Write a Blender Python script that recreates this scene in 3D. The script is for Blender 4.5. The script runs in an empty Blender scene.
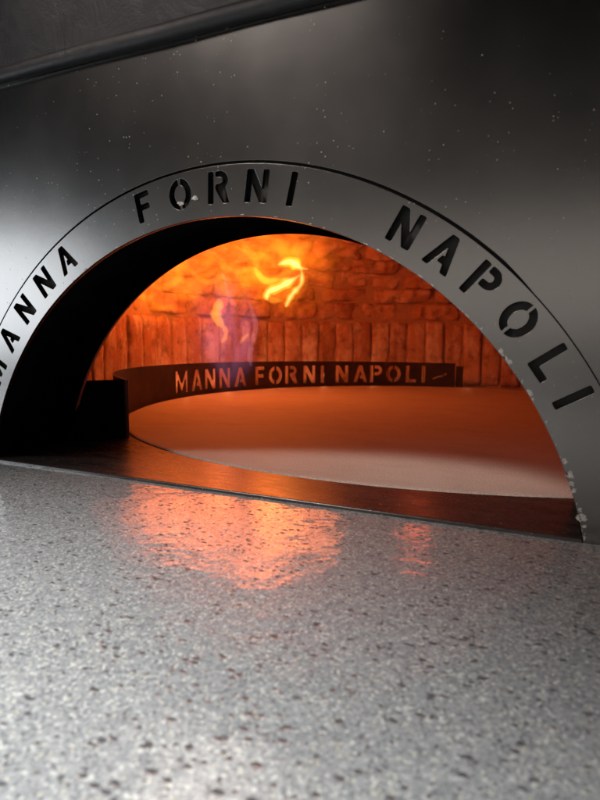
import bpy, bmesh, math, random
from mathutils import Vector, Matrix, noise
from math import sin, cos, pi, sqrt, atan2, radians, hypot

random.seed(7)
K = 0.135                     # metres per modelling unit (the camera stands one unit above the counter)
scn = bpy.context.scene
col = scn.collection

# ------------------------------------------------------------------ camera
YAW, PITCH, ROLL, FPX = .4187, -.1097, .0082, 555.2
CAM = Vector((.5427*cos(YAW)+3.6029*sin(YAW), .5427*sin(YAW)-3.6029*cos(YAW), 1.0))

def oven(v):                  # camera-aligned horizontal frame -> oven frame (x along the front, y into the oven)
    a, b, c = v
    return Vector((a*cos(YAW)-b*sin(YAW), a*sin(YAW)+b*cos(YAW), c))

FWD = oven((0, cos(PITCH), sin(PITCH)))
UP0 = oven((0, -sin(PITCH), cos(PITCH)))
RT0 = oven((1, 0, 0))
RT = RT0*cos(ROLL)+UP0*sin(ROLL)
UPV = UP0*cos(ROLL)-RT0*sin(ROLL)

def at(px, py, depth):        # a point of the place, `depth` units in front of the camera
    return CAM+(FWD+RT*((px-300)/FPX)+UPV*(-(py-400)/FPX))*depth

camd = bpy.data.cameras.new('camera')
camd.sensor_fit = 'HORIZONTAL'
camd.sensor_width = 27
camd.lens = FPX/600*27
camd.clip_start = .005
camd.clip_end = 100
camd.dof.use_dof = True
camd.dof.focus_distance = .60
camd.dof.aperture_fstop = 10.5
cam = bpy.data.objects.new('camera', camd)
col.objects.link(cam)
R3 = Matrix((RT, UPV, -FWD)).transposed()
cam.matrix_world = Matrix.Translation(CAM*K) @ R3.to_4x4()
scn.camera = cam

# ------------------------------------------------------------------ node helpers
class NT:
    def __init__(s, name):
        s.m = bpy.data.materials.new(name)
        s.m.use_nodes = True
        s.t = s.m.node_tree
        s.t.nodes.clear()
        s.out = s.n('ShaderNodeOutputMaterial')
        s.tc = None
    def n(s, typ, **kw):
        nd = s.t.nodes.new(typ)
        for k, v in kw.items():
            if k.startswith('i_'):
                key = k[2:].replace('_', ' ')
                nd.inputs[int(key) if key.isdigit() else key].default_value = v
            else:
                setattr(nd, k, v)
        return nd
    def l(s, a, b):
        s.t.links.new(a, b)
    def coord(s, scale=(1, 1, 1), loc=(0, 0, 0)):
        if s.tc is None:
            s.tc = s.n('ShaderNodeTexCoord')
        mp = s.n('ShaderNodeMapping')
        mp.inputs['Scale'].default_value = scale
        mp.inputs['Location'].default_value = loc
        s.l(s.tc.outputs['Object'], mp.inputs['Vector'])
        return mp.outputs[0]
    def noise(s, sc, det=4, rough=.55, vec=None, dist=0):
        nd = s.n('ShaderNodeTexNoise')
        nd.inputs['Scale'].default_value = sc
        nd.inputs['Detail'].default_value = det
        nd.inputs['Roughness'].default_value = rough
        nd.inputs['Distortion'].default_value = dist
        s.l(vec if vec is not None else s.coord(), nd.inputs['Vector'])
        return nd.outputs['Fac']
    def voro(s, sc, vec=None, feature='F1', rnd=1):
        nd = s.n('ShaderNodeTexVoronoi', feature=feature)
        nd.inputs['Scale'].default_value = sc
        nd.inputs['Randomness'].default_value = rnd
        s.l(vec if vec is not None else s.coord(), nd.inputs['Vector'])
        return nd
    def ramp(s, fac, stops, interp='LINEAR'):
        nd = s.n('ShaderNodeValToRGB')
        e = nd.color_ramp.elements
        nd.color_ramp.interpolation = interp
        while len(e) < len(stops):
            e.new(.5)
        for i, (p, c) in enumerate(stops):
            e[i].position = p
            if not isinstance(c, (tuple, list)):
                c = (c, c, c)
            e[i].color = (*c[:3], 1)
        s.l(fac, nd.inputs[0])
        return nd.outputs[0]
    def mix(s, fac, a, b, mode='MIX'):
        nd = s.n('ShaderNodeMix', data_type='RGBA', blend_type=mode)
        for idx, v in ((0, fac), (6, a), (7, b)):
            if hasattr(v, 'is_linked') or hasattr(v, 'links'):
                s.l(v, nd.inputs[idx])
            elif isinstance(v, (tuple, list)):
                nd.inputs[idx].default_value = (*v[:3], 1)
            else:
                nd.inputs[idx].default_value = v if idx == 0 else (v, v, v, 1)
        return nd.outputs[2]
    def math(s, op, a, b=0.0, clamp=False):
        nd = s.n('ShaderNodeMath', operation=op, use_clamp=clamp)
        for idx, v in ((0, a), (1, b)):
            if hasattr(v, 'links'):
                s.l(v, nd.inputs[idx])
            else:
                nd.inputs[idx].default_value = v
        return nd.outputs[0]
    def bump(s, h, strength=.3, dist=.001, normal=None):
        nd = s.n('ShaderNodeBump')
        nd.inputs['Strength'].default_value = strength
        nd.inputs['Distance'].default_value = dist
        s.l(h, nd.inputs['Height'])
        if normal is not None:
            s.l(normal, nd.inputs['Normal'])
        return nd.outputs[0]
    def bsdf(s, color, rough=.5, metal=0., spec=.5, normal=None, coat=0, coatr=.1):
        b = s.n('ShaderNodeBsdfPrincipled')
        for key, v in (('Base Color', color), ('Roughness', rough), ('Metallic', metal)):
            if hasattr(v, 'links'):
                s.l(v, b.inputs[key])
            elif isinstance(v, (tuple, list)):
                b.inputs[key].default_value = (*v[:3], 1)
            else:
                b.inputs[key].default_value = v
        b.inputs['Specular IOR Level'].default_value = spec
        b.inputs['Coat Weight'].default_value = coat
        b.inputs['Coat Roughness'].default_value = coatr
        if normal is not None:
            s.l(normal, b.inputs['Normal'])
        s.l(b.outputs[0], s.out.inputs['Surface'])
        return b

# ------------------------------------------------------------------ materials
def mat_panel():
    t = NT('satin_steel')
    fine = t.noise(900, 3, .6)
    streak = t.noise(60, 5, .6, t.coord((1, 1, 7)))
    blot = t.noise(9, 5, .6)
    c = t.ramp(blot, [(.3, (.135, .134, .133)), (.7, (.165, .162, .158))])
    # dust specks, gathered in drifts
    v = t.voro(300)
    dot = t.ramp(v.outputs['Distance'], [(.06, 1), (.19, 0)])
    rnd = t.n('ShaderNodeSeparateColor')
    t.l(v.outputs['Color'], rnd.inputs[0])
    few = t.math('MULTIPLY', t.math('GREATER_THAN', rnd.outputs[0], .72), rnd.outputs[1])
    drift = t.ramp(t.noise(13, 4, .6), [(.47, 0), (.57, 1)])
    d = t.math('MULTIPLY', t.math('MULTIPLY', dot, few), drift)
    v2 = t.voro(90)
    r2 = t.n('ShaderNodeSeparateColor')
    t.l(v2.outputs['Color'], r2.inputs[0])
    d2 = t.math('MULTIPLY', t.ramp(v2.outputs['Distance'], [(.012, 1), (.045, 0)]), t.math('GREATER_THAN', r2.outputs[1], .80))
    d = t.math('MAXIMUM', d, d2)
    c = t.mix(d, c, (.42, .40, .37))
    rg = t.ramp(blot, [(.3, .235), (.75, .275)])
    rg = t.mix(d, rg, .9)
    mt = t.math('SUBTRACT', 1.0, d)
    n1 = t.bump(fine, .05, .0004)
    n1 = t.bump(t.noise(20, 3, .5), .04, .002, n1)
    t.bsdf(c, rg, mt, normal=n1)
    return t.m

def mat_simple(name, c1, c2, rough=.5, metal=0, scale=40, bump=.2, bd=.001, spec=.5):
    t = NT(name)
    nz = t.noise(scale, 6, .6)
    c = t.ramp(nz, [(.3, c1), (.7, c2)])
    t.bsdf(c, t.ramp(nz, [(.3, max(0, rough-.07)), (.7, min(1, rough+.08))]), metal, spec=spec,
           normal=t.bump(t.noise(scale*4, 4, .6), bump, bd))
    return t.m

def mat_brick(name, seedloc=(0, 0, 0), pale=.5):
    t = NT(name)
    at_ = t.n('ShaderNodeAttribute', attribute_name='tone')
    base = t.ramp(at_.outputs['Fac'], [(0, (.34, .15, .085)), (.5, (.46, .22, .13)), (1, (.52, .29, .19))])
    cl = t.noise(22, 6, .65, t.coord((1, 1, .45), seedloc))
    base = t.mix(t.ramp(cl, [(.46, 0), (.66, pale)]), base, (.70, .55, .47))
    so = t.noise(30, 5, .7, t.coord((1, 1, 1), (3, 1, 5)))
    base = t.mix(t.ramp(so, [(.34, .55), (.5, 0)]), base, (.10, .05, .035))
    h = t.noise(75, 7, .68)
    h2 = t.noise(320, 4, .6)
    nrm = t.bump(t.math('ADD', h, t.math('MULTIPLY', h2, .25)), .8, .004)
    t.bsdf(base, .88, spec=.25, normal=nrm)
    return t.m

def mat_stone():
    t = NT('firebrick_stone')
    c = t.ramp(t.noise(14, 6, .6), [(.3, (.50, .40, .33)), (.7, (.62, .52, .45))])
    sm = t.noise(9, 5, .7, t.coord((1, 2.2, 1), (2, 5, 0)))
    c = t.mix(t.ramp(sm, [(.50, 0), (.70, .6)]), c, (.27, .19, .15))
    sp = t.noise(60, 5, .75)
    c = t.mix(t.ramp(sp, [(.62, 0), (.70, .7)]), c, (.14, .09, .07))
    fl = t.noise(38, 6, .8, t.coord((1, 1, 1), (7, 3, 0)))
    c = t.mix(t.ramp(fl, [(.60, 0), (.72, .6)]), c, (.86, .80, .74))
    v = t.voro(420)
    c = t.mix(.55, c, t.ramp(t.noise(650, 4, .8), [(.35, (.22, .17, .14)), (.5, (.55, .46, .40)), (.66, (.85, .77, .70))]))
    c = t.mix(t.math('MULTIPLY', t.math('LESS_THAN', v.outputs['Distance'], .16), .5), c, (.8, .75, .7))
    t.bsdf(c, .62, spec=.35, normal=t.bump(t.noise(500, 4, .6), .35, .0006))
    return t.m

def mat_counter():
    t = NT('speckled_granite')
    warp = t.noise(160, 2, .5)
    v1 = t.voro(860)
    g = t.n('ShaderNodeSeparateColor')
    t.l(v1.outputs['Color'], g.inputs[0])
    c = t.ramp(g.outputs[0], [(0, (.13, .135, .14)), (.25, (.22, .225, .23)), (.55, (.29, .297, .297)),
                              (.85, (.38, .385, .375)), (1, (.70, .69, .62))])
    soft = t.noise(760, 4, .7)
    c = t.mix(.28, c, t.ramp(soft, [(.32, (.18, .185, .19)), (.5, (.36, .365, .365)), (.7, (.58, .58, .55))]))
    # yellowish grains
    v3 = t.voro(520, t.coord((1, 1, 1), (.3, .7, 0)))
    g3 = t.n('ShaderNodeSeparateColor')
    t.l(v3.outputs['Color'], g3.inputs[0])
    y = t.math('MULTIPLY', t.math('GREATER_THAN', g3.outputs[1], .9), t.ramp(v3.outputs['Distance'], [(.3, 1), (.42, 0)]))
    c = t.mix(t.math('MULTIPLY', y, .6), c, (.66, .60, .42))
    # black pits and chips of several sizes
    pits = None
    for sc, thr, rad, off, st in ((300, .70, .36, (0, 0, 0), (.8, .9, 1)), (200, .80, .29, (.4, .1, 0), (.6, 1.1, 1)), (460, .80, .38, (.9, .5, 0), (1, 1, 1)), (120, .94, .17, (.2, .9, 0), (.7, 1, 1))):
        vec = t.coord(st, off)
        nz = t.n('ShaderNodeTexNoise')
        nz.inputs['Scale'].default_value = sc*1.6
        t.l(vec, nz.inputs['Vector'])
        add = t.n('ShaderNodeVectorMath', operation='MULTIPLY_ADD')
        t.l(nz.outputs['Color'], add.inputs[0])
        add.inputs[1].default_value = (.45/sc,)*3
        t.l(vec, add.inputs[2])
        v = t.voro(sc, add.outputs[0])
        gg = t.n('ShaderNodeSeparateColor')
        t.l(v.outputs['Color'], gg.inputs[0])
        p = t.math('MULTIPLY', t.math('GREATER_THAN', gg.outputs[2], thr), t.ramp(v.outputs['Distance'], [(rad*.7, 1), (rad, 0)]))
        pits = p if pits is None else t.math('MAXIMUM', pits, p)
    c = t.mix(t.math('MULTIPLY', pits, .88), c, (.035, .034, .036))
    big = t.noise(30, 4, .6)
    rg = t.ramp(big, [(.35, .08), (.7, .15)])
    n1 = t.bump(t.noise(150, 3, .6), .05, .0008)
    n1 = t.bump(t.math('SUBTRACT', 1.0, pits), .25, .0006, n1)
    n1 = t.bump(t.noise(17, 4, .6), .30, .005, n1)
    t.bsdf(c, t.mix(pits, rg, .5), spec=.7, normal=n1)
    return t.m

def mat_hood():
    t = NT('scuffed_black_iron')
    a = t.noise(26, 7, .7, dist=1.3)
    c = t.ramp(a, [(.35, (.003, .0033, .005)), (.55, (.008, .008, .010)), (.75, (.024, .023, .022))])
    t.bsdf(c, t.ramp(a, [(.3, .42), (.7, .65)]), .35, normal=t.bump(a, .5, .002))
    return t.m

M = {}
M['panel'] = mat_panel()
M['hood'] = mat_hood()
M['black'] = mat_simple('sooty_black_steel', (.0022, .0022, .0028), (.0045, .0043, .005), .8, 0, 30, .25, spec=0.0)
M['void'] = mat_simple('black_backing', (.010, .010, .010), (.022, .021, .020), .6, 0, 30, .2)
M['chip'] = mat_simple('bare_chipped_edge', (.26, .245, .225), (.60, .57, .52), .7, 0, 420, .5)
M['brick_tall'] = mat_brick('upright_brick', (0, 0, 0), .85)
M['brick_dome'] = mat_brick('dome_brick', (4, 2, 0), .35)
M['mortar'] = mat_simple('sooty_mortar', (.30, .16, .10), (.42, .24, .16), .9, 0, 60, .6, .002)
M['stone'] = mat_stone()
M['granite'] = mat_counter()

def mat_landing():
    t = NT('seasoned_steel_plate')
    nz = t.noise(14, 6, .65, t.coord((1, 3, 1)))
    sc = t.noise(90, 5, .7, t.coord((.35, 1, 1)))
    v = t.voro(330)
    g = t.n('ShaderNodeSeparateColor')
    t.l(v.outputs['Color'], g.inputs[0])
    d = t.math('MULTIPLY', t.math('LESS_THAN', v.outputs['Distance'], .14), t.math('GREATER_THAN', g.outputs[0], .88))
    c = t.ramp(nz, [(.3, (.022, .018, .017)), (.7, (.055, .045, .042))])
    c = t.mix(t.ramp(sc, [(.60, 0), (.78, .5)]), c, (.17, .14, .13))
    c = t.mix(d, c, (.6, .55, .5))
    t.bsdf(c, t.ramp(sc, [(.3, .20), (.7, .36)]), .15, spec=.7, normal=t.bump(sc, .12, .0006))
    return t.m
M['landing'] = mat_landing()

def mat_baffle():
    t = NT('heat_browned_steel')
    nz = t.noise(20, 6, .65)
    c = t.ramp(nz, [(.3, (.028, .017, .014)), (.7, (.065, .038, .028))])
    t.bsdf(c, .55, .2, spec=.3, normal=t.bump(nz, .1, .001))
    return t.m
M['baffle'] = mat_baffle()

# ------------------------------------------------------------------ mesh helpers
def link(name, me, mat, parent=None):
    ob = bpy.data.objects.new(name, me)
    if mat is not None:
        me.materials.append(mat)
    col.objects.link(ob)
    ob.parent = parent
    return ob

def from_bm(name, bm, mat, parent=None, smooth=False, scale=True):
    if scale:
        bmesh.ops.scale(bm, vec=(K, K, K), verts=bm.verts)
    me = bpy.data.meshes.new(name)
    bm.to_mesh(me)
    bm.free()
    if smooth:
        for p in me.polygons:
            p.use_smooth = True
    return link(name, me, mat, parent)

def tag(o, label=None, cat=None, group=None, kind=None):
    if label: o['label'] = label
    if cat: o['category'] = cat
    if group: o['group'] = group
    if kind: o['kind'] = kind

def empty(name, loc=(0, 0, 0)):
    o = bpy.data.objects.new(name, None)
    o.empty_display_size = .05
    o.location = Vector(loc)*K
    col.objects.link(o)
    return o

def sheet(loops, thick, bevel=0.0):
    """filled outline with holes in local x/y, as a mesh (units), z from 0 to thick"""
    cu = bpy.data.curves.new('tmp', 'CURVE')
    cu.dimensions = '2D'
    cu.fill_mode = 'BOTH'
    cu.extrude = thick/2-bevel
    cu.bevel_depth = bevel
    cu.offset = -bevel
    cu.bevel_resolution = 1
    for lp in loops:
        sp = cu.splines.new('POLY')
        sp.points.add(len(lp)-1)
        for i, (x, y) in enumerate(lp):
            sp.points[i].co = (x, y, 0, 1)
        sp.use_cyclic_u = True
    ob = bpy.data.objects.new('tmp', cu)
    col.objects.link(ob)
    dg = bpy.context.evaluated_depsgraph_get()
    me = bpy.data.meshes.new_from_object(ob.evaluated_get(dg))
    bpy.data.objects.remove(ob)
    bpy.data.curves.remove(cu)
    bm = bmesh.new()
    bm.from_mesh(me)
    bpy.data.meshes.remove(me)
    bmesh.ops.remove_doubles(bm, verts=bm.verts, dist=1e-5)
    for v in bm.verts:
        v.co.z += thick/2
    return bm

def upright(bm, y):           # sheet built in x/y -> standing in the x/z plane, front face at y
    for v in bm.verts:
        v.co = Vector((v.co.x, y+v.co.z, v.co.y))
    bmesh.ops.recalc_face_normals(bm, faces=bm.faces)

def bm_box(bm, x0, x1, y0, y1, z0, z1):
    vs = [bm.verts.new((x, y, z)) for x in (x0, x1) for y in (y0, y1) for z in (z0, z1)]
    for f in ((0, 1, 3, 2), (4, 6, 7, 5), (0, 4, 5, 1), (2, 3, 7, 6), (0, 2, 6, 4), (1, 5, 7, 3)):
        bm.faces.new([vs[i] for i in f])
    return vs

def rounded(lp, r):
    out = []
    n = len(lp)
    for i in range(n):
        p0, p1, p2 = Vector(lp[i-1]), Vector(lp[i]), Vector(lp[(i+1) % n])
        a, b = p0-p1, p2-p1
        ra = min(r, a.length*.35, b.length*.35)
        if a.length < .06 or b.length < .06:
            out.append(tuple(p1))
            continue
        A, B = p1+a.normalized()*ra, p1+b.normalized()*ra
        for k in range(4):
            q = k/3
            out.append(tuple(A*(1-q)**2+p1*2*q*(1-q)+B*q*q))
    return out

# ------------------------------------------------------------------ stencil letters (height 1)
s = .205
def arc(cx, cy, rx, ry, a0, a1, n=10):
    return [(cx+rx*cos(radians(a0+(a1-a0)*i/n)), cy+ry*sin(radians(a0+(a1-a0)*i/n))) for i in range(n+1)]
def halfO():
    W = .43
    dl = math.degrees(math.asin(.045/W))
    di = math.degrees(math.asin(.045/(W-s)))
    left = arc(W, .5, W, .5, 90+dl, 270-dl, 14)+arc(W, .5, W-s, .5-s, 270-di, 90+di, 12)
    right = [(2*W-x, y) for x, y in left][::-1]
    return [left, right]
G = {
 'I': (s, [[(0, 0), (s, 0), (s, 1), (0, 1)]]),
 'L': (.60, [[(0, 0), (.60, 0), (.60, s*.95), (s, s*.95), (s, 1), (0, 1)]]),
 'F': (.60, [[(0, 0), (s, 0), (s, .40), (.55, .40), (.55, .59), (s, .59), (s, 1-s*.9), (.60, 1-s*.9), (.60, 1), (0, 1)]]),
 'N': (.78, [[(0, 0), (s, 0), (s, .60), (.78-s-.03, 0), (.78, 0), (.78, 1), (.78-s, 1), (.78-s, .42), (s+.03, 1), (0, 1)]]),
 'A': (.84, [[(0, 0), (.21, 0), (.42, .68), (.50, .41), (.42, .41), (.375, .22), (.565, .22), (.63, 0), (.84, 0), (.53, 1), (.31, 1)]]),
 'M': (1.0, [[(0, 0), (s, 0), (s, .60), (.44, .08), (.56, .08), (1-s, .60), (1-s, 0), (1, 0), (1, 1), (1-s+.01, 1), (.5, .42), (s-.01, 1), (0, 1)]]),
 'P': (.74, [[(0, 0), (s, 0), (s, 1), (0, 1)],
             [(.285, 1)]+arc(.44, .705, .30, .295, 90, -90)+[(.285, .41), (.285, .595)]+arc(.44, .705, .11, .105, -90, 90)+[(.285, .81)]]),
 'R': (.80, [[(0, 0), (s, 0), (s, 1), (0, 1)],
             [(.285, 1)]+arc(.44, .72, .30, .28, 90, -48)+[(.80, 0), (.57, 0), (.285, .46), (.285, .60)]+arc(.44, .72, .11, .10, -70, 90)+[(.285, .82)]]),
 'O': (.86, halfO()),
}
# pizza peel mark on the ring
PEEL = (1.9, [[(0, .36), (.08, .28), (.95, .50), (1.15, .46), (1.62, .60), (1.78, .72), (1.80, .82), (1.62, .84), (1.12, .66), (.9, .60)]])

def glyph(ch):
    w, loops = PEEL if ch == '~' else G[ch]
    rad = .045
    return w, [lp if ch == 'O' else rounded(lp, rad) for lp in loops]

# ------------------------------------------------------------------ the oven
RI, RO, ZC, DEP, RB, ZB = 2.2164, 2.5329, -.456, .806, 2.2046, -.4173
HZ = 2.8547
CX, CY = .6233, 4.846
RT_ = 4.28
ovn = empty('pizza_oven')
tag(ovn, 'dark steel pizza oven with lettered arch mouth, lit brick dome and round stone hearth', 'pizza oven')

def arcpts(R, zc, z0, n, rev=False, cx=0):
    a0 = math.asin((z0-zc)/R)
    pts = [(cx+R*cos(a0+(pi-2*a0)*i/n), zc+R*sin(a0+(pi-2*a0)*i/n)) for i in range(n+1)]
    return pts[::-1] if rev else pts

# arch plate with cut letters
ZF = -.016                      # the counter top
outer = arcpts(RO-.008, ZC, ZF, 128)
inner = arcpts(RI, ZC, ZF, 128, True)
# small nicks bitten out of the inner rim
inner = [(x*(1+.0012*noise.noise((x*6, z*6, 1))), z) for x, z in inner]
loops = [outer+inner]
LH = .196
text = [('M', -60.2), ('A', -52.9), ('N', -45.9), ('N', -38.9), ('A', -32.4),
        ('F', -13.6), ('O', -6.4), ('R', .6), ('N', 7.1), ('I', 12.8),
        ('N', 30.5), ('A', 36.7), ('P', 42.9), ('O', 49.2), ('L', 55.8), ('I', 60.6)]
for ch, ang in text:
    w, lps = glyph(ch)
    a = radians(ang)
    for lp in lps:
        loops.append([(2.393*sin(a)+(u-w/2)*LH*cos(a)+(h-.5)*LH*sin(a),
                       ZC+2.393*cos(a)-(u-w/2)*LH*sin(a)+(h-.5)*LH*cos(a)) for u, h in lp])
bm = sheet(loops, .034, .0022)
upright(bm, 0)
arch = from_bm('arch_plate', bm, M['panel'], ovn)

# big front sheet, cut round for the arch plate (the joint closes towards the right)
XL, XR = -9, 7
def gap(a):                    # a: degrees clockwise from the top
    if a > 48: return .004
    if a > 43: return .017-.013*(a-43)/5
    if a > 0: return .017
    return .008+.009*max(0, 1+a/45)
hole = []
for x, z in arcpts(RO, ZC, ZF, 320):
    r_ = RO-.008+gap(math.degrees(atan2(x, z-ZC)))
    hole.append((x/RO*r_, ZC+(z-ZC)/RO*r_))
hole[0] = (hole[0][0], ZF); hole[-1] = (hole[-1][0], ZF)
hl = hole[-1][0]; hr = hole[0][0]
bm = sheet([[(XR, ZF), (XR, HZ), (XL, HZ), (XL, ZF), (hl, ZF)]+hole[::-1][1:-1]+[(hr, ZF)]], .034, .002)
upright(bm, 0.0)
from_bm('front_panel', bm, M['panel'], ovn)

# backing behind joint and letters
o2 = arcpts(RO+.25, ZC, ZF, 96)
i2 = arcpts(RI+.012, ZC, ZF, 96, True)
bm = sheet([o2+i2], .02)
upright(bm, .085)
from_bm('letter_backing', bm, M['void'], ovn)

# mouth tunnel: rolled sheet from the plate back into the chamber
bm = bmesh.new()
n = 96
def ring_pts(R, zc, y, n=n, z0=ZF):
    return [Vector((x, y, z)) for x, z in arcpts(R, zc, z0, n)]
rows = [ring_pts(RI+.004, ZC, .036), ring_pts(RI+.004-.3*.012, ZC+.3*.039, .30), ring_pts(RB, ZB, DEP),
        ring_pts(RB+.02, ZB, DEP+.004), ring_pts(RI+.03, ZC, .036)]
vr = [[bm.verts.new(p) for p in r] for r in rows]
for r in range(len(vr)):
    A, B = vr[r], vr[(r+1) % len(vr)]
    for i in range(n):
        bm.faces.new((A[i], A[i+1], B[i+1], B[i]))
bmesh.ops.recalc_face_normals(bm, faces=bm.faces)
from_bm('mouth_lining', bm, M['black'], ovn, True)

# inner front wall of the chamber
hw = ring_pts(RB+.024, ZB, 0, 64)
ob_ = [(7, ZF), (7, 5), (-6, 5), (-6, ZF)]
hp = [(p.x, p.z) for p in hw]
bm = sheet([ob_+hp[::-1]], .05)
upright(bm, DEP+.01)
from_bm('inner_wall', bm, M['mortar'], ovn)

# landing plate in the mouth, its rear edge following the round hearth
def front_y(x, R):
    q = R*R-(x-CX)**2
    return CY-sqrt(max(q, 0))
bm = bmesh.new()
nx = 80
x0, x1 = -2.164, 2.164
top = []; 
def lim(y, x):
    return min(y, 1.9)
grid = []
for i in range(nx+1):
    x = x0+(x1-x0)*i/nx
    yb = lim(front_y(x, RT_+.035), x)
    pr = [(-.006, ZF-.007), (-.006, -.006), (-.003, -.002), (.004, 0.0), (yb-.02, 0.0), (yb, -.006), (yb, -.09)]
    grid.append([bm.verts.new((x, y, z+.004)) for y, z in pr])
for i in range(nx):
    for j in range(len(grid[0])-1):
        bm.faces.new((grid[i][j], grid[i+1][j], grid[i+1][j+1], grid[i][j+1]))
for g_ in (grid[0], grid[-1]):
    bm.faces.new(g_)
bmesh.ops.recalc_face_normals(bm, faces=bm.faces)
from_bm('landing_plate', bm, M['landing'], ovn)

# hearth stone: a wide round slab
bm = bmesh.new()
prof = [(0, 0), (RT_-.03, 0.0), (RT_-.008, -.006), (RT_, -.02), (RT_, -.16)]
nn = 192
prev = None
cen = bm.verts.new((CX, CY, 0.0))
rgs = []
for R, z in [(1.5, 0), (3, 0)]+prof[1:]:
    rgs.append([bm.verts.new((CX+R*cos(2*pi*i/nn), CY+R*sin(2*pi*i/nn), z)) for i in range(nn)])
for i in range(nn):
    bm.faces.new((cen, rgs[0][i], rgs[0][(i+1) % nn]))
    for a, b in zip(rgs, rgs[1:]):
        bm.faces.new((a[i], b[i], b[(i+1) % nn], a[(i+1) % nn]))
bmesh.ops.recalc_face_normals(bm, faces=bm.faces)
from_bm('hearth_stone', bm, M['stone'], ovn)
# the sunk oven bed round and under the hearth stone
bm = bmesh.new()
bm_box(bm, -6, 7, .9, 11, -.26, -.05)
from_bm('oven_bed', bm, M['mortar'], ovn)

# side guide: straight black plate from the mouth to the ring
def strip(bm, pts, zt, th=.03, z0=-.04):
    """standing band through 2D points, zt(i) = top height"""
    L = []
    m = len(pts)
    for i, p in enumerate(pts):
        a = Vector(pts[max(i-1, 0)]); b = Vector(pts[min(i+1, m-1)])
        d = (b-a).normalized()
        nrm = Vector((-d.y, d.x))*th/2
        P = Vector(p)
        L.append([bm.verts.new((P.x+nrm.x, P.y+nrm.y, z0)), bm.verts.new((P.x+nrm.x, P.y+nrm.y, zt(i))),
                  bm.verts.new((P.x-nrm.x, P.y-nrm.y, zt(i))), bm.verts.new((P.x-nrm.x, P.y-nrm.y, z0))])
    for i in range(m-1):
        for j in range(4):
            bm.faces.new((L[i][j], L[i+1][j], L[i+1][(j+1) % 4], L[i][(j+1) % 4]))
    bm.faces.new(L[0]); bm.faces.new(L[-1][::-1])
bm = bmesh.new()
strip(bm, [(-2.20, .74), (-1.86, 1.22)], lambda i: .585, .04)
bmesh.ops.recalc_face_normals(bm, faces=bm.faces)
from_bm('side_guide', bm, M['black'], ovn)

# the baffle ring with the cut words; phi measured from +y (far) towards -x (left)
RR = 4.36
def ringp(phi, R=RR):
    return (CX-R*sin(phi), CY+R*cos(phi))
def px_of(p):
    d = Vector(p)-CAM
    return 300+FPX*d.dot(RT)/d.dot(FWD)
def phi_of(px):
    lo, hi = radians(-30), radians(105)
    for _ in range(50):
        mid = (lo+hi)/2
        x, y = ringp(mid)
        if px_of((x, y, .3)) > px: lo = mid
        else: hi = mid
    return (lo+hi)/2
def ring_top(phi):
    q = max(0, min(1, phi/radians(130)))
    return .50+.085*q
words = [('M', 182), ('A', 197), ('N', 210.5), ('N', 225), ('A', 240.5),
         ('F', 260), ('O', 275.5), ('R', 291.5), ('N', 309.5), ('I', 322.5),
         ('N', 342), ('A', 360.5), ('P', 376), ('O', 393.5), ('L', 411), ('I', 423.5), ('~', 440)]
bm = bmesh.new()
def add_panel(phi0, phi1, ch=None):
    p0, p1 = Vector(ringp(phi0)), Vector(ringp(phi1))
    L = (p1-p0).length
    ht = (ring_top(phi0)+ring_top(phi1))/2
    loops = [[(0, -.04), (L, -.04), (L, ht), (0, ht)]]
    if ch:
        w, lps = glyph(ch)
        gh = .37 if ch != '~' else .27
        gw = min(gh, (L*.92)/w)
        for lp in lps:
            loops.append([(L/2+(u-w/2)*gw, .07+h*gh) for u, h in lp])
    b = sheet(loops, .022)
    d = (p1-p0)/L
    nrm = Vector((d.y, -d.x))
    if nrm.dot(Vector((CX, CY))-p0) > 0: nrm = -nrm
    for v in b.verts:
        q = p0+d*v.co.x+nrm*v.co.z
        v.co = Vector((q.x, q.y, v.co.y))
    me = bpy.data.meshes.new('t')
    b.to_mesh(me); b.free()
    bm.from_mesh(me)
    bpy.data.meshes.remove(me)
phis = [phi_of(p) for _, p in words]
edges = [phi_of(174.5)]+[phi_of((words[i][1]+words[i+1][1])/2+(.8 if words[i][0] == 'M' else 0)) for i in range(len(words)-1)]+[phi_of(455)]
for i, (ch, p) in enumerate(words):
    h = min(abs(phis[i]-edges[i]), abs(phis[i]-edges[i+1]))
    a0, a1 = phis[i]+h, phis[i]-h
    add_panel(a0, a1, ch)
    if edges[i]-a0 > 1e-4: add_panel(edges[i], a0)
    if a1-edges[i+1] > 1e-4: add_panel(a1, edges[i+1])
# plain part of the ring sweeping round the left to the side guide
pts = []
ph = edges[0]
ph_end = radians(146)
m = 40
pts = [ringp(ph+(ph_end-ph)*i/m, RR+.011) for i in range(m+1)]
strip(bm, pts, lambda i: ring_top(ph+(ph_end-ph)*i/m), .022)
bmesh.ops.recalc_face_normals(bm, faces=bm.faces)
from_bm('baffle_ring', bm, M['baffle'], ovn)
# end bracket of the ring
bm = bmesh.new()
e0, e1 = edges[-1], phi_of(463)
strip(bm, [ringp(e0-.004, RR+.06), ringp(e1, RR+.06)], lambda i: .44, .03)
bmesh.ops.recalc_face_normals(bm, faces=bm.faces)
from_bm('ring_bracket', bm, M['baffle'], ovn)

# ---------------- brickwork
RW = 4.92
H1 = 1.43                       # top of the upright course
def dome_prof(q):               # q 0..1 : radius, height of the vault surface
    a = q*pi/2
    return RW*cos(a)**.72, H1+2.45*sin(a)**.95

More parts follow.
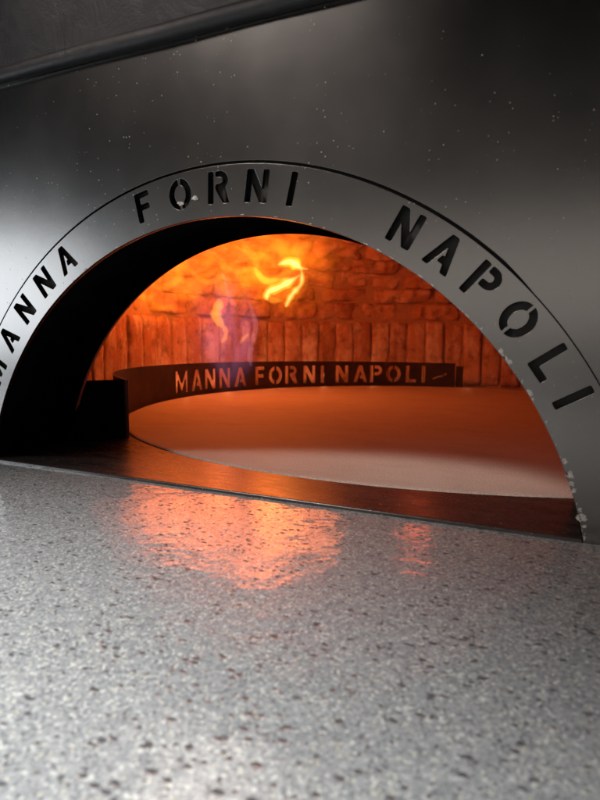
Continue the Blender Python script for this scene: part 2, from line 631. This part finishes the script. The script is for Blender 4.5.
def brick_block(bm, tone_l, org, ex, ey, ez, sx, sy, sz, nu, nv, amp, tone, seed, rnd=.1):
    """a worn block: face grid nu x nv bulged and roughened, with sides. ex along, ez up, ey inward (towards the room)"""
    fr = []
    for j in range(nv+1):
        row = []
        for i in range(nu+1):
            u = i/nu-.5; v = j/nv-.5
            eu = max(0, abs(u)*2-(1-rnd*2))/(rnd*2); ev = max(0, abs(v)*2-(1-rnd*2))/(rnd*2)
            edge = (eu**3+ev**3)*sy*.10
            P = org+ex*(u*sx)+ez*(v*sz)
            nz = noise.fractal(P*2.6+Vector((seed, 0, 0)), .8, 2.1, 4)*amp + noise.noise(P*9)*amp*.45
            wob = noise.noise(P*4+Vector((0, seed, 0)))*.02
            P = P+ex*(wob if abs(u) > .4 else 0)+ez*(noise.noise(P*3.3+Vector((9, seed, 0)))*.018 if abs(v) > .4 else 0)
            row.append(bm.verts.new(P+ey*(sy*.5+nz-edge)))
        fr.append(row)
    bk = {}
    def back(v, i, j):
        if (i, j) not in bk:
            u = i/nu-.5; w = j/nv-.5
            bk[(i, j)] = bm.verts.new(org+ex*(u*sx)+ez*(w*sz)-ey*sy*.5)
        return bk[(i, j)]
    fs = []
    for j in range(nv):
        for i in range(nu):
            fs.append(bm.faces.new((fr[j][i], fr[j][i+1], fr[j+1][i+1], fr[j+1][i])))
    for i in range(nu):
        for j in (0, nv):
            fs.append(bm.faces.new((fr[j][i], fr[j][i+1], back(0, i+1, j), back(0, i, j))))
    for j in range(nv):
        for i in (0, nu):
            fs.append(bm.faces.new((fr[j][i], fr[j+1][i], back(0, i, j+1), back(0, i, j))))
    for v in {v for f in fs for v in f.verts}:
        v[tone_l] = tone

def build_bricks(name, gen, mat):
    bm = bmesh.new()
    tl = bm.verts.layers.float.new('tone')
    gen(bm, tl)
    bmesh.ops.recalc_face_normals(bm, faces=bm.faces)
    return from_bm(name, bm, mat, ovn, True)

def uprights(bm, tl):
    N = 76
    for k in range(N):
        ph = 2*pi*(k+.5)/N
        x, y = CX-RW*sin(ph), CY+RW*cos(ph)
        if y < 1.25: continue
        inward = Vector((sin(ph), -cos(ph), 0))
        ex = Vector((cos(ph), sin(ph), 0))
        r = random.Random(k)
        dr = r.uniform(-.03, .03)
        w = 2*pi*RW/N-.010-r.uniform(0, .016)
        h = H1-.035-r.uniform(0, .04)
        tilt = r.uniform(-.012, .012)
        ez = (Vector((0, 0, 1))+ex*tilt).normalized()
        brick_block(bm, tl, Vector((x, y, h/2))-inward*(.11-dr), ex, inward, ez, w, .22, h, 7, 16, .022, r.random(), k*1.7, .14)
build_bricks('brick_wall', uprights, M['brick_tall'])

def vault(bm, tl):
    q = 0.0
    course = 0
    while q < .93:
        R0, z0 = dome_prof(q)
        q1 = q
        target = [.38, .31, .36, .33, .39, .34, .40, .36][course % 8]
        while q1 < .97:
            q1 += .002
            R1, z1 = dome_prof(q1)
            if hypot(R1-R0, z1-z0) >= target: break
        Rm, zm = (R0+R1)/2, (z0+z1)/2
        sl = Vector((R1-R0, z1-z0)).normalized()
        n_ = max(8, int(2*pi*Rm/(1.05+.35*((course*7) % 3)/2)))
        off = (course*.37) % 1
        for k in range(n_):
            r = random.Random(course*100+k)
            ph = 2*pi*(k+off+r.uniform(-.05, .05))/n_
            x, y = CX-Rm*sin(ph), CY+Rm*cos(ph)
            if y < 1.35: continue
            rad = Vector((-sin(ph), cos(ph), 0))
            ez = (rad*sl.x+Vector((0, 0, sl.y))).normalized()
            ex = Vector((cos(ph), sin(ph), 0))
            ey = ez.cross(ex)
            if ey.dot(Vector((CX-x, CY-y, -.5))) < 0: ey = -ey
            w = 2*pi*Rm/n_-.015-r.uniform(0, .05)
            dd = r.uniform(-.05, .05)
            rot = r.uniform(-.03, .03)
            ex2 = (ex+ez*rot).normalized(); ez2 = (ez-ex*rot).normalized()
            brick_block(bm, tl, Vector((x, y, zm))-ey*(.14-dd), ex2, ey, ez2, w, .28, target-.012-r.uniform(0, .03), 20, 8, .10, r.random(), course*9+k*2.3, .16)
        q = q1
        course += 1
build_bricks('brick_vault', vault, M['brick_dome'])

# mortar shell behind the bricks
bm = bmesh.new()
prof = [(RW+.045, -.1), (RW+.045, .7), (RW+.045, H1)]
for i in range(1, 25):
    R, z = dome_prof(i/24)
    prof.append((max(R, 0)+.055*(R > .2), z+.055))
nn = 128
rg = []
for R, z in prof:
    rg.append([bm.verts.new((CX+R*cos(2*pi*i/nn), CY+R*sin(2*pi*i/nn), z)) for i in range(nn)])
for a, b in zip(rg, rg[1:]):
    for i in range(nn):
        vs = (a[i], a[(i+1) % nn], b[(i+1) % nn], b[i])
        if max(v.co.y for v in vs) < DEP+.04: continue
        bm.faces.new(vs)
bmesh.ops.remove_doubles(bm, verts=bm.verts, dist=.0001)
for v in list(bm.verts):
    if not v.link_faces: bm.verts.remove(v)
for v in bm.verts:
    if v.co.y < DEP+.04: v.co.y = DEP+.04
bmesh.ops.recalc_face_normals(bm, faces=bm.faces)
from_bm('vault_mortar', bm, M['mortar'], ovn, True)

# outer casing of the oven behind the front panel
bm = bmesh.new()
bm_box(bm, XL, XR, .1, 11, ZF, HZ-.02)
for f in list(bm.faces):
    c = f.calc_center_median()
    if abs(c.y-.1) < .01 or abs(c.z-ZF) < .01 or abs(c.z-(HZ-.02)) < .01: bm.faces.remove(f)
from_bm('casing', bm, M['panel'], ovn)

# chips on the inner rim of the arch plate, bare metal showing
def chip(ang, size, seed, inward=0.0, elong=1.0):
    a = radians(ang)
    r = random.Random(seed)
    c = Vector(((RI+.004+inward)*sin(a), -.0012, ZC+(RI+.004+inward)*cos(a)))
    tg = Vector((cos(a), 0, -sin(a))); rd = Vector((sin(a), 0, cos(a)))
    n = 26
    bm = bmesh.new()
    vs = []; vb = []
    for i in range(n):
        t_ = 2*pi*i/n
        rr = size*(.86+.75*noise.noise(Vector((cos(t_)*1.3, sin(t_)*1.3, seed)))+.35*noise.noise(Vector((cos(t_)*4, sin(t_)*4, seed))))
        P = c+tg*cos(t_)*rr*elong+rd*max(sin(t_)*rr, (0 if inward == 0 else -9))
        vs.append(bm.verts.new(P)); vb.append(bm.verts.new(P+Vector((0, .002, 0))))
    bm.faces.new(vs); 
    for i in range(n):
        bm.faces.new((vs[i], vs[(i+1) % n], vb[(i+1) % n], vb[i]))
    bmesh.ops.recalc_face_normals(bm, faces=bm.faces)
    from_bm('rim_chip', bm, M['chip'], arch)
rc = random.Random(5)
nicks = [(rc.uniform(38, 88), rc.uniform(.0022, .006), rc.choice((0, 0, .004, .01)), rc.uniform(1, 3)) for _ in range(30)]
for a_, sz, inw, el in nicks+list(((17, .004, 0, 3), (19.3, .005, 0, 2), (26.5, .007, 0, 2.4), (28.8, .012, 0, 1.3), (31, .004, 0, 4),
                        (36, .006, 0, 3), (44.5, .007, 0, 2.5), (51.3, .018, 0, 2.0), (52.6, .026, 0, 1.6), (57.8, .020, 0, 1.1), (58.5, .012, 0, 1.3),
                        (67.6, .016, .012, 1), (69.5, .022, .014, .8), (70.6, .014, .006, 1.2), (71.6, .013, .008, 1), (74.2, .012, .012, 1),
                        (75.3, .026, .010, .9), (76.4, .012, .014, .8), (84.6, .034, .004, 1.3), (-29.5, .009, 0, 2.4), (-27, .005, 0, 4), (-21, .005, 0, 4), (-33, .004, 0, 3), (5, .004, 0, 4), (11, .004, 0, 4))):
    chip(a_, sz, int(a_*10)+999, inw, el)
# dabs of dough by the letters
def dab(x, z, size, seed):
    bm = bmesh.new()
    ret = bmesh.ops.create_icosphere(bm, subdivisions=2, radius=size)
    for v in ret['verts']:
        d = v.co.copy()
        f_ = 1+.5*noise.noise(d/size*1.1+Vector((seed, 0, 0)))
        v.co = Vector((x+d.x*f_*1.2, d.y*f_*.35-.003, z+d.z*f_*.8))
    from_bm('dough_speck', bm, M['chip'], arch, True)
def plate_xz(px, py):
    r_ = FWD+RT*((px-300)/FPX)+UPV*(-(py-400)/FPX)
    q = CAM-r_*(CAM.y/r_.y)
    return q.x, q.z
for px, py, sz, sd in ((181.5, 204, .018, 1), (195, 198, .020, 2), (179, 203, .010, 4), (197.5, 199, .010, 5)):
    x, z = plate_xz(px, py)
    dab(x, z, sz, sd)

# ------------------------------------------------------------------ hood above the panel
hd = empty('smoke_hood', (0, 0, HZ))
tag(hd, 'scuffed black iron hood with a rolled lower lip above the oven front', 'hood')
bm = bmesh.new()
nx, nz = 120, 24
g2 = []
for j in range(nz+1):
    row = []
    for i in range(nx+1):
        x = -7+14*i/nx; z = HZ+.06+3.0*j/nz
        P = Vector((x, 0, z))
        row.append(bm.verts.new((x, -.036+.010*noise.noise(P*2.1), z-HZ)))
    g2.append(row)
for j in range(nz):
    for i in range(nx):
        bm.faces.new((g2[j][i], g2[j][i+1], g2[j+1][i+1], g2[j+1][i]))
bmesh.ops.recalc_face_normals(bm, faces=bm.faces)
o = from_bm('hood_panel', bm, M['hood'], hd, True)
bm = bmesh.new()
nn = 10
pr = [(-.02, .12), (-.050, .10), (-.058, .07), (-.060, .045), (-.054, .02), (-.038, .006), (-.02, .0), (.03, 0.001), (.03, .13)]
prev = None
for i in range(141):
    x = -7+14*i/140
    row = [bm.verts.new((x, y+.006*noise.noise((x*1.7, z*9, 0)), z+.006*noise.noise((x*1.3, 3, z)))) for y, z in pr]
    if prev:
        for a in range(len(pr)-1):
            bm.faces.new((prev[a], row[a], row[a+1], prev[a+1]))
    prev = row
bmesh.ops.recalc_face_normals(bm, faces=bm.faces)
from_bm('hood_lip', bm, M['hood'], hd, True)

# ------------------------------------------------------------------ countertop
bm = bmesh.new()
bm_box(bm, -9, 7, -9, .6, -.33, ZF-.001)
ct = from_bm('countertop', bm, M['granite'])
tag(ct, kind='structure')

# ------------------------------------------------------------------ flames
def mat_fire(name, color, dens, scale, lo, hi, stretch=(1, 1, 1), loc=(0, 0, 0), dist=.8, inner=None, rot=(0, 0, 0)):
    t = NT(name)
    vec = t.coord(stretch, loc)
    vec.node.inputs['Rotation'].default_value = rot
    nz = t.noise(scale/K, 3, .55, vec, dist)
    f = t.n('ShaderNodeMapRange', i_1=lo, i_2=hi)
    f.interpolation_type = 'SMOOTHSTEP'
    t.l(nz, f.inputs[0])
    g = t.n('ShaderNodeVectorMath', operation='SUBTRACT')
    t.l(t.tc.outputs['Generated'], g.inputs[0])
    g.inputs[1].default_value = (.5, .5, .5)
    ln = t.n('ShaderNodeVectorMath', operation='LENGTH')
    t.l(g.outputs[0], ln.inputs[0])
    fall = t.n('ShaderNodeMapRange', i_1=.16, i_2=.46, i_3=1., i_4=0.)
    fall.interpolation_type = 'SMOOTHSTEP'
    t.l(ln.outputs['Value'], fall.inputs[0])
    em = t.n('ShaderNodeEmission')
    if inner:
        t.l(t.mix(f.outputs[0], color, inner), em.inputs['Color'])
    else:
        em.inputs['Color'].default_value = (*color, 1)
    t.l(t.math('MULTIPLY', t.math('MULTIPLY', f.outputs[0], dens/K), fall.outputs[0]), em.inputs['Strength'])
    t.l(em.outputs[0], t.out.inputs['Volume'])
    return t.m
def mat_fire_even(name, color, dens):
    t = NT(name)
    em = t.n('ShaderNodeEmission')
    em.inputs['Color'].default_value = (*color, 1)
    em.inputs['Strength'].default_value = dens/K
    t.l(em.outputs[0], t.out.inputs['Volume'])
    return t.m

M['fire_yellow'] = mat_fire_even('yellow_fire', (1, .50, .035), 9.5)
M['fire_core'] = mat_fire_even('fire_core', (1, .85, .35), 14.0)
M['fire_halo'] = mat_fire_even('fire_halo', (1, .26, .012), 1.3)
M['fire_wisp'] = mat_fire_even('fire_wisp', (1, .30, .02), 5.0)
M['fire_orange'] = mat_fire_even('orange_fire', (1, .34, .02), 9.0)
M['violet_wisp'] = mat_fire_even('violet_wisp', (.80, .30, .34), 3.5)
M['fire_sheet'] = mat_fire('fire_sheet', (1, .15, .005), 1.7, 1.6, .38, .72, (1, 1, 1.7), (1, 2, 3), 1.6, (1, .21, .008), (0, radians(-25), 0))
M['fire_violet'] = mat_fire('violet_fire', (.60, .24, .46), .85, 1.9, .36, .72, (1.6, 1.6, .55), (5, 1, 2), .8)

def tube(bm, pts, flat=.55, seg=14, sub=6):
    """tapered smooth tube through (point, radius)"""
    P = [Vector(p) for p, r in pts]; Rr = [r for p, r in pts]
    path = []
    n = len(P)
    for i in range(n-1):
        p0, p1, p2, p3 = P[max(i-1, 0)], P[i], P[i+1], P[min(i+2, n-1)]
        for k in range(sub):
            t_ = k/sub
            q = .5*((2*p1)+(p2-p0)*t_+(2*p0-5*p1+4*p2-p3)*t_*t_+(3*p1-p0-3*p2+p3)*t_**3)
            path.append((q, Rr[i]*(1-t_)+Rr[i+1]*t_))
    path.append((P[-1], Rr[-1]))
    prev = None
    for i, (q, r) in enumerate(path):
        a = path[max(i-1, 0)][0]; b = path[min(i+1, len(path)-1)][0]
        d = (b-a).normalized()
        sd = d.cross(FWD).normalized()
        dp = sd.cross(d).normalized()
        r *= 1+.45*noise.noise(q*9)
        row = [bm.verts.new(q+sd*cos(2*pi*k/seg)*r+dp*sin(2*pi*k/seg)*r*flat) for k in range(seg)]
        if prev:
            for k in range(seg):
                bm.faces.new((prev[k], prev[(k+1) % seg], row[(k+1) % seg], row[k]))
        else:
            bm.faces.new(row[::-1])
        prev = row
    bm.faces.new(prev)

def tongues(parent, base, strokes, mat, name='flame_tongue'):
    for st in strokes:
        bm = bmesh.new()
        tube(bm, [(at(px, py, d)-base, r*1.35) for px, py, d, r in st])
        bmesh.ops.recalc_face_normals(bm, faces=bm.faces)
        from_bm(name, bm, mat, parent, True)

D = 9.4
base = at(275, 300, D)
def wisp(pts, r0):
    n_ = len(pts)
    return [(px, py, d, r0*(.25+.75*sin(pi*(i+.3)/n_))) for i, (px, py, d) in enumerate(pts)]
f1 = empty('flame', base)
tag(f1, 'bright yellow flame curling and forking under the brick vault', 'flame')
def hw(px): return px*D/FPX
main = [
    [(278, 265, D, hw(.8)), (283, 263, D, hw(3.4)), (290, 262, D, hw(4.2)), (296, 264.5, D+.03, hw(3.8)), (301, 268, D+.06, hw(2.4)), (308, 269, D+.1, hw(.7))],
    [(301, 268, D+.08, hw(1)), (302, 276, D+.05, hw(1.8)), (301, 284, D, hw(2.4)), (295, 291, D, hw(2.8)), (290, 297.5, D-.05, hw(2.2)), (286.5, 305, D-.08, hw(2.0)), (285, 307, D-.08, hw(.5))],
    [(300, 275, D-.05, hw(.8)), (294, 279, D-.05, hw(2.4)), (287, 283, D-.05, hw(3.4)), (277.5, 288, D-.08, hw(4.0)), (269, 291.5, D-.1, hw(3.6)), (266.5, 297, D-.12, hw(2.4)), (268, 300, D-.12, hw(.5))],
    [(254.5, 267, D-.2, hw(.6)), (258, 273, D-.2, hw(2.2)), (262, 278.5, D-.2, hw(3.0)), (268.5, 281, D-.18, hw(2.2)), (276, 280, D-.15, hw(1.6)), (286, 279, D-.1, hw(.5))],
]
tongues(f1, base, main, M['fire_yellow'])
tongues(f1, base, [[(px, py, d-.01, r*.5) for px, py, d, r in st] for st in main[:3]], M['fire_core'])
tongues(f1, base, [[(px, py, d+.02, r*2.3) for px, py, d, r in st] for st in main], M['fire_halo'])
tongues(f1, base, [[(266, 298, D-.1, hw(1)), (272, 300, D-.1, hw(2.6)), (280, 300.5, D-.1, hw(1.8)), (284, 299, D-.1, hw(.5))]], M['fire_orange'])

base = at(221, 340, D-.6)
f2 = empty('flame', base)
tag(f2, 'small orange flame twisting above the ring, lower left of the bright yellow flame', 'flame')
tongues(f2, base, [
    [(219, 298, D-.6, .012), (219, 304, D-.6, .055), (216, 314, D-.6, .07), (220, 323, D-.6, .045), (226, 331, D-.6, .035), (225, 338, D-.6, .03), (221, 343, D-.6, .01)],
    [(249, 334, D-.6, .01), (244, 338, D-.6, .03), (240, 344, D-.6, .01)],
], M['fire_orange'])

def blob(bm, c, rad, ax, seed, amp=.18):
    ret = bmesh.ops.create_icosphere(bm, subdivisions=4, radius=1)
    X, Y, Z = ax
    for v in ret['verts']:
        d = v.co.copy()
        f_ = 1+amp*noise.fractal(d*1.6+Vector((seed, 0, 0)), .8, 2, 3)
        v.co = c+(X*d.x*rad[0]+Y*d.y*rad[1]+Z*d.z*rad[2])*f_
AX = (RT, FWD, UPV)
base = at(200, 270, 9)
f3 = empty('flame', base)
tag(f3, 'wide veil of orange fire licking along the upper left of the vault', 'flame')
for (px, py, d, rx, ry, rz, sd) in ((222, 258, 9.2, 2.5, .6, 1.0, 1), (155, 285, 8.5, 1.3, .5, .75, 2), (280, 262, 9.6, 1.7, .5, 1.1, 3)):
    bm = bmesh.new()
    blob(bm, at(px, py, d)-base, (rx, ry, rz), AX, sd)
    from_bm('flame_sheet', bm, M['fire_sheet'], f3, True)
tongues(f3, base, [wisp(p, r_) for p, r_ in (
    ([(150, 282, 9), (160, 288, 9), (172, 284, 9), (180, 276, 9), (176, 270, 9)], .05),
    ([(190, 268, 9.2), (198, 278, 9.2), (210, 282, 9.2), (222, 277, 9.2), (232, 282, 9.2)], .045),
    ([(206, 250, 9.3), (218, 256, 9.3), (224, 266, 9.3), (238, 272, 9.3), (246, 268, 9.3)], .045),
    ([(236, 246, 9.4), (248, 254, 9.4), (256, 264, 9.4), (254, 274, 9.4)], .04),
    ([(122, 300, 8.4), (134, 294, 8.4), (146, 298, 8.4), (156, 294, 8.4)], .04),
    ([(178, 296, 9), (186, 292, 9), (194, 296, 9), (202, 292, 9)], .035))], M['fire_wisp'])
base = at(225, 388, 9)
f4 = empty('flame', base)
tag(f4, 'faint violet gas flame rising behind the ring at the left', 'flame')
bm = bmesh.new()
blob(bm, at(227, 330, 10.25)-base, (.95, .30, 1.35), AX, 5, .08)
from_bm('flame_sheet', bm, M['fire_violet'], f4, True)
tongues(f4, base, [wisp([(248, 300, 8.6), (252, 312, 8.6), (256, 326, 8.6), (253, 340, 8.6), (250, 354, 8.6), (251, 366, 8.6)], .035),
                   wisp([(222, 272, 8.8), (226, 284, 8.8), (229, 298, 8.8), (236, 306, 8.8)], .03)], M['violet_wisp'])

# ------------------------------------------------------------------ lights
def lamp(name, typ, loc, energy, color, size=.1, size_y=None, target=None, spread=None):
    ld = bpy.data.lights.new(name, typ)
    ld.energy = energy
    ld.color = color
    if typ == 'AREA':
        ld.size = size*K
        if size_y:
            ld.shape = 'RECTANGLE'
            ld.size_y = size_y*K
        if spread: ld.spread = radians(spread)
    else:
        ld.shadow_soft_size = size*K
    o = bpy.data.objects.new(name, ld)
    o.location = Vector(loc)*K
    if target is not None:
        o.rotation_euler = (Vector(target)-Vector(loc)).to_track_quat('-Z', 'Y').to_euler()
    col.objects.link(o)
    return o
for px, py, d, e, sz, cl in ((282, 258, 9.5, .62, .45, 0), (268, 290, 9.5, .50, .36, 0), (218, 305, 9.2, .30, .3, 0),
                         (238, 240, 9.6, .8, .8, 0), (200, 262, 9.5, .65, .7, 0), (172, 276, 9.0, .4, .6, 0), (320, 246, 10.1, .45, .4, 0),
                         (150, 292, 8.4, .22, .5, 0), (265, 222, 9.3, .5, .5, 0), (425, 252, 10.0, .22, .3, 1)):
    lamp('flame_light', 'POINT', at(px, py, d), e*.82, ((1, .19, .034), (1, .11, .02))[cl], sz)
# burner glow between the ring and the bricks
for ph_, e in ((100, .05), (86, .08), (72, .07), (58, .06), (44, .05), (30, .04), (16, .03), (3, .02)):
    x, y = ringp(radians(ph_), 4.53)
    lamp('burner_light', 'POINT', (x, y, .22), e, (1, .30, .10), .05)
# room light: window-like source on the left, lamp over the counter, added beam into the mouth
lamp('window_light', 'AREA', (-11.9, -7.0, 2.1), 8, (.90, .95, 1.0), 6, 3.2, (-2, 0, 1.9))
lamp('overhead_light', 'AREA', (-1, -5.2, 14), 8.6, (.97, .99, 1), 3, 2, (-.5, -5.0, 0), 36)
lamp('overhead_light', 'AREA', (-4, -6.0, 8.2), .26, (1, .86, .78), 3, 2.4, (1.0, 1.4, 0), 14)  # narrow beam added to whiten the front of the hearth stone
lamp('room_light', 'AREA', (-.5, -14, 2.6), 4.8, (1, .89, .80), 19, 3.2, (0, 0, 1.9))

w = bpy.data.worlds.new('World')
scn.world = w
w.use_nodes = True
bg = w.node_tree.nodes['Background']
bg.inputs[0].default_value = (.75, .82, 1, 1)
bg.inputs[1].default_value = .004

scn.view_settings.view_transform = 'Standard'
scn.view_settings.look = 'None'
scn.view_settings.exposure = 0
scn.view_settings.gamma = 1
c = scn.cycles
c.use_denoising = True
try:
    c.denoiser = 'OPENIMAGEDENOISE'
except Exception:
    pass
c.max_bounces = 8
c.volume_bounces = 0
c.sample_clamp_indirect = 6
c.volume_step_rate = 1.5
c.volume_max_steps = 40
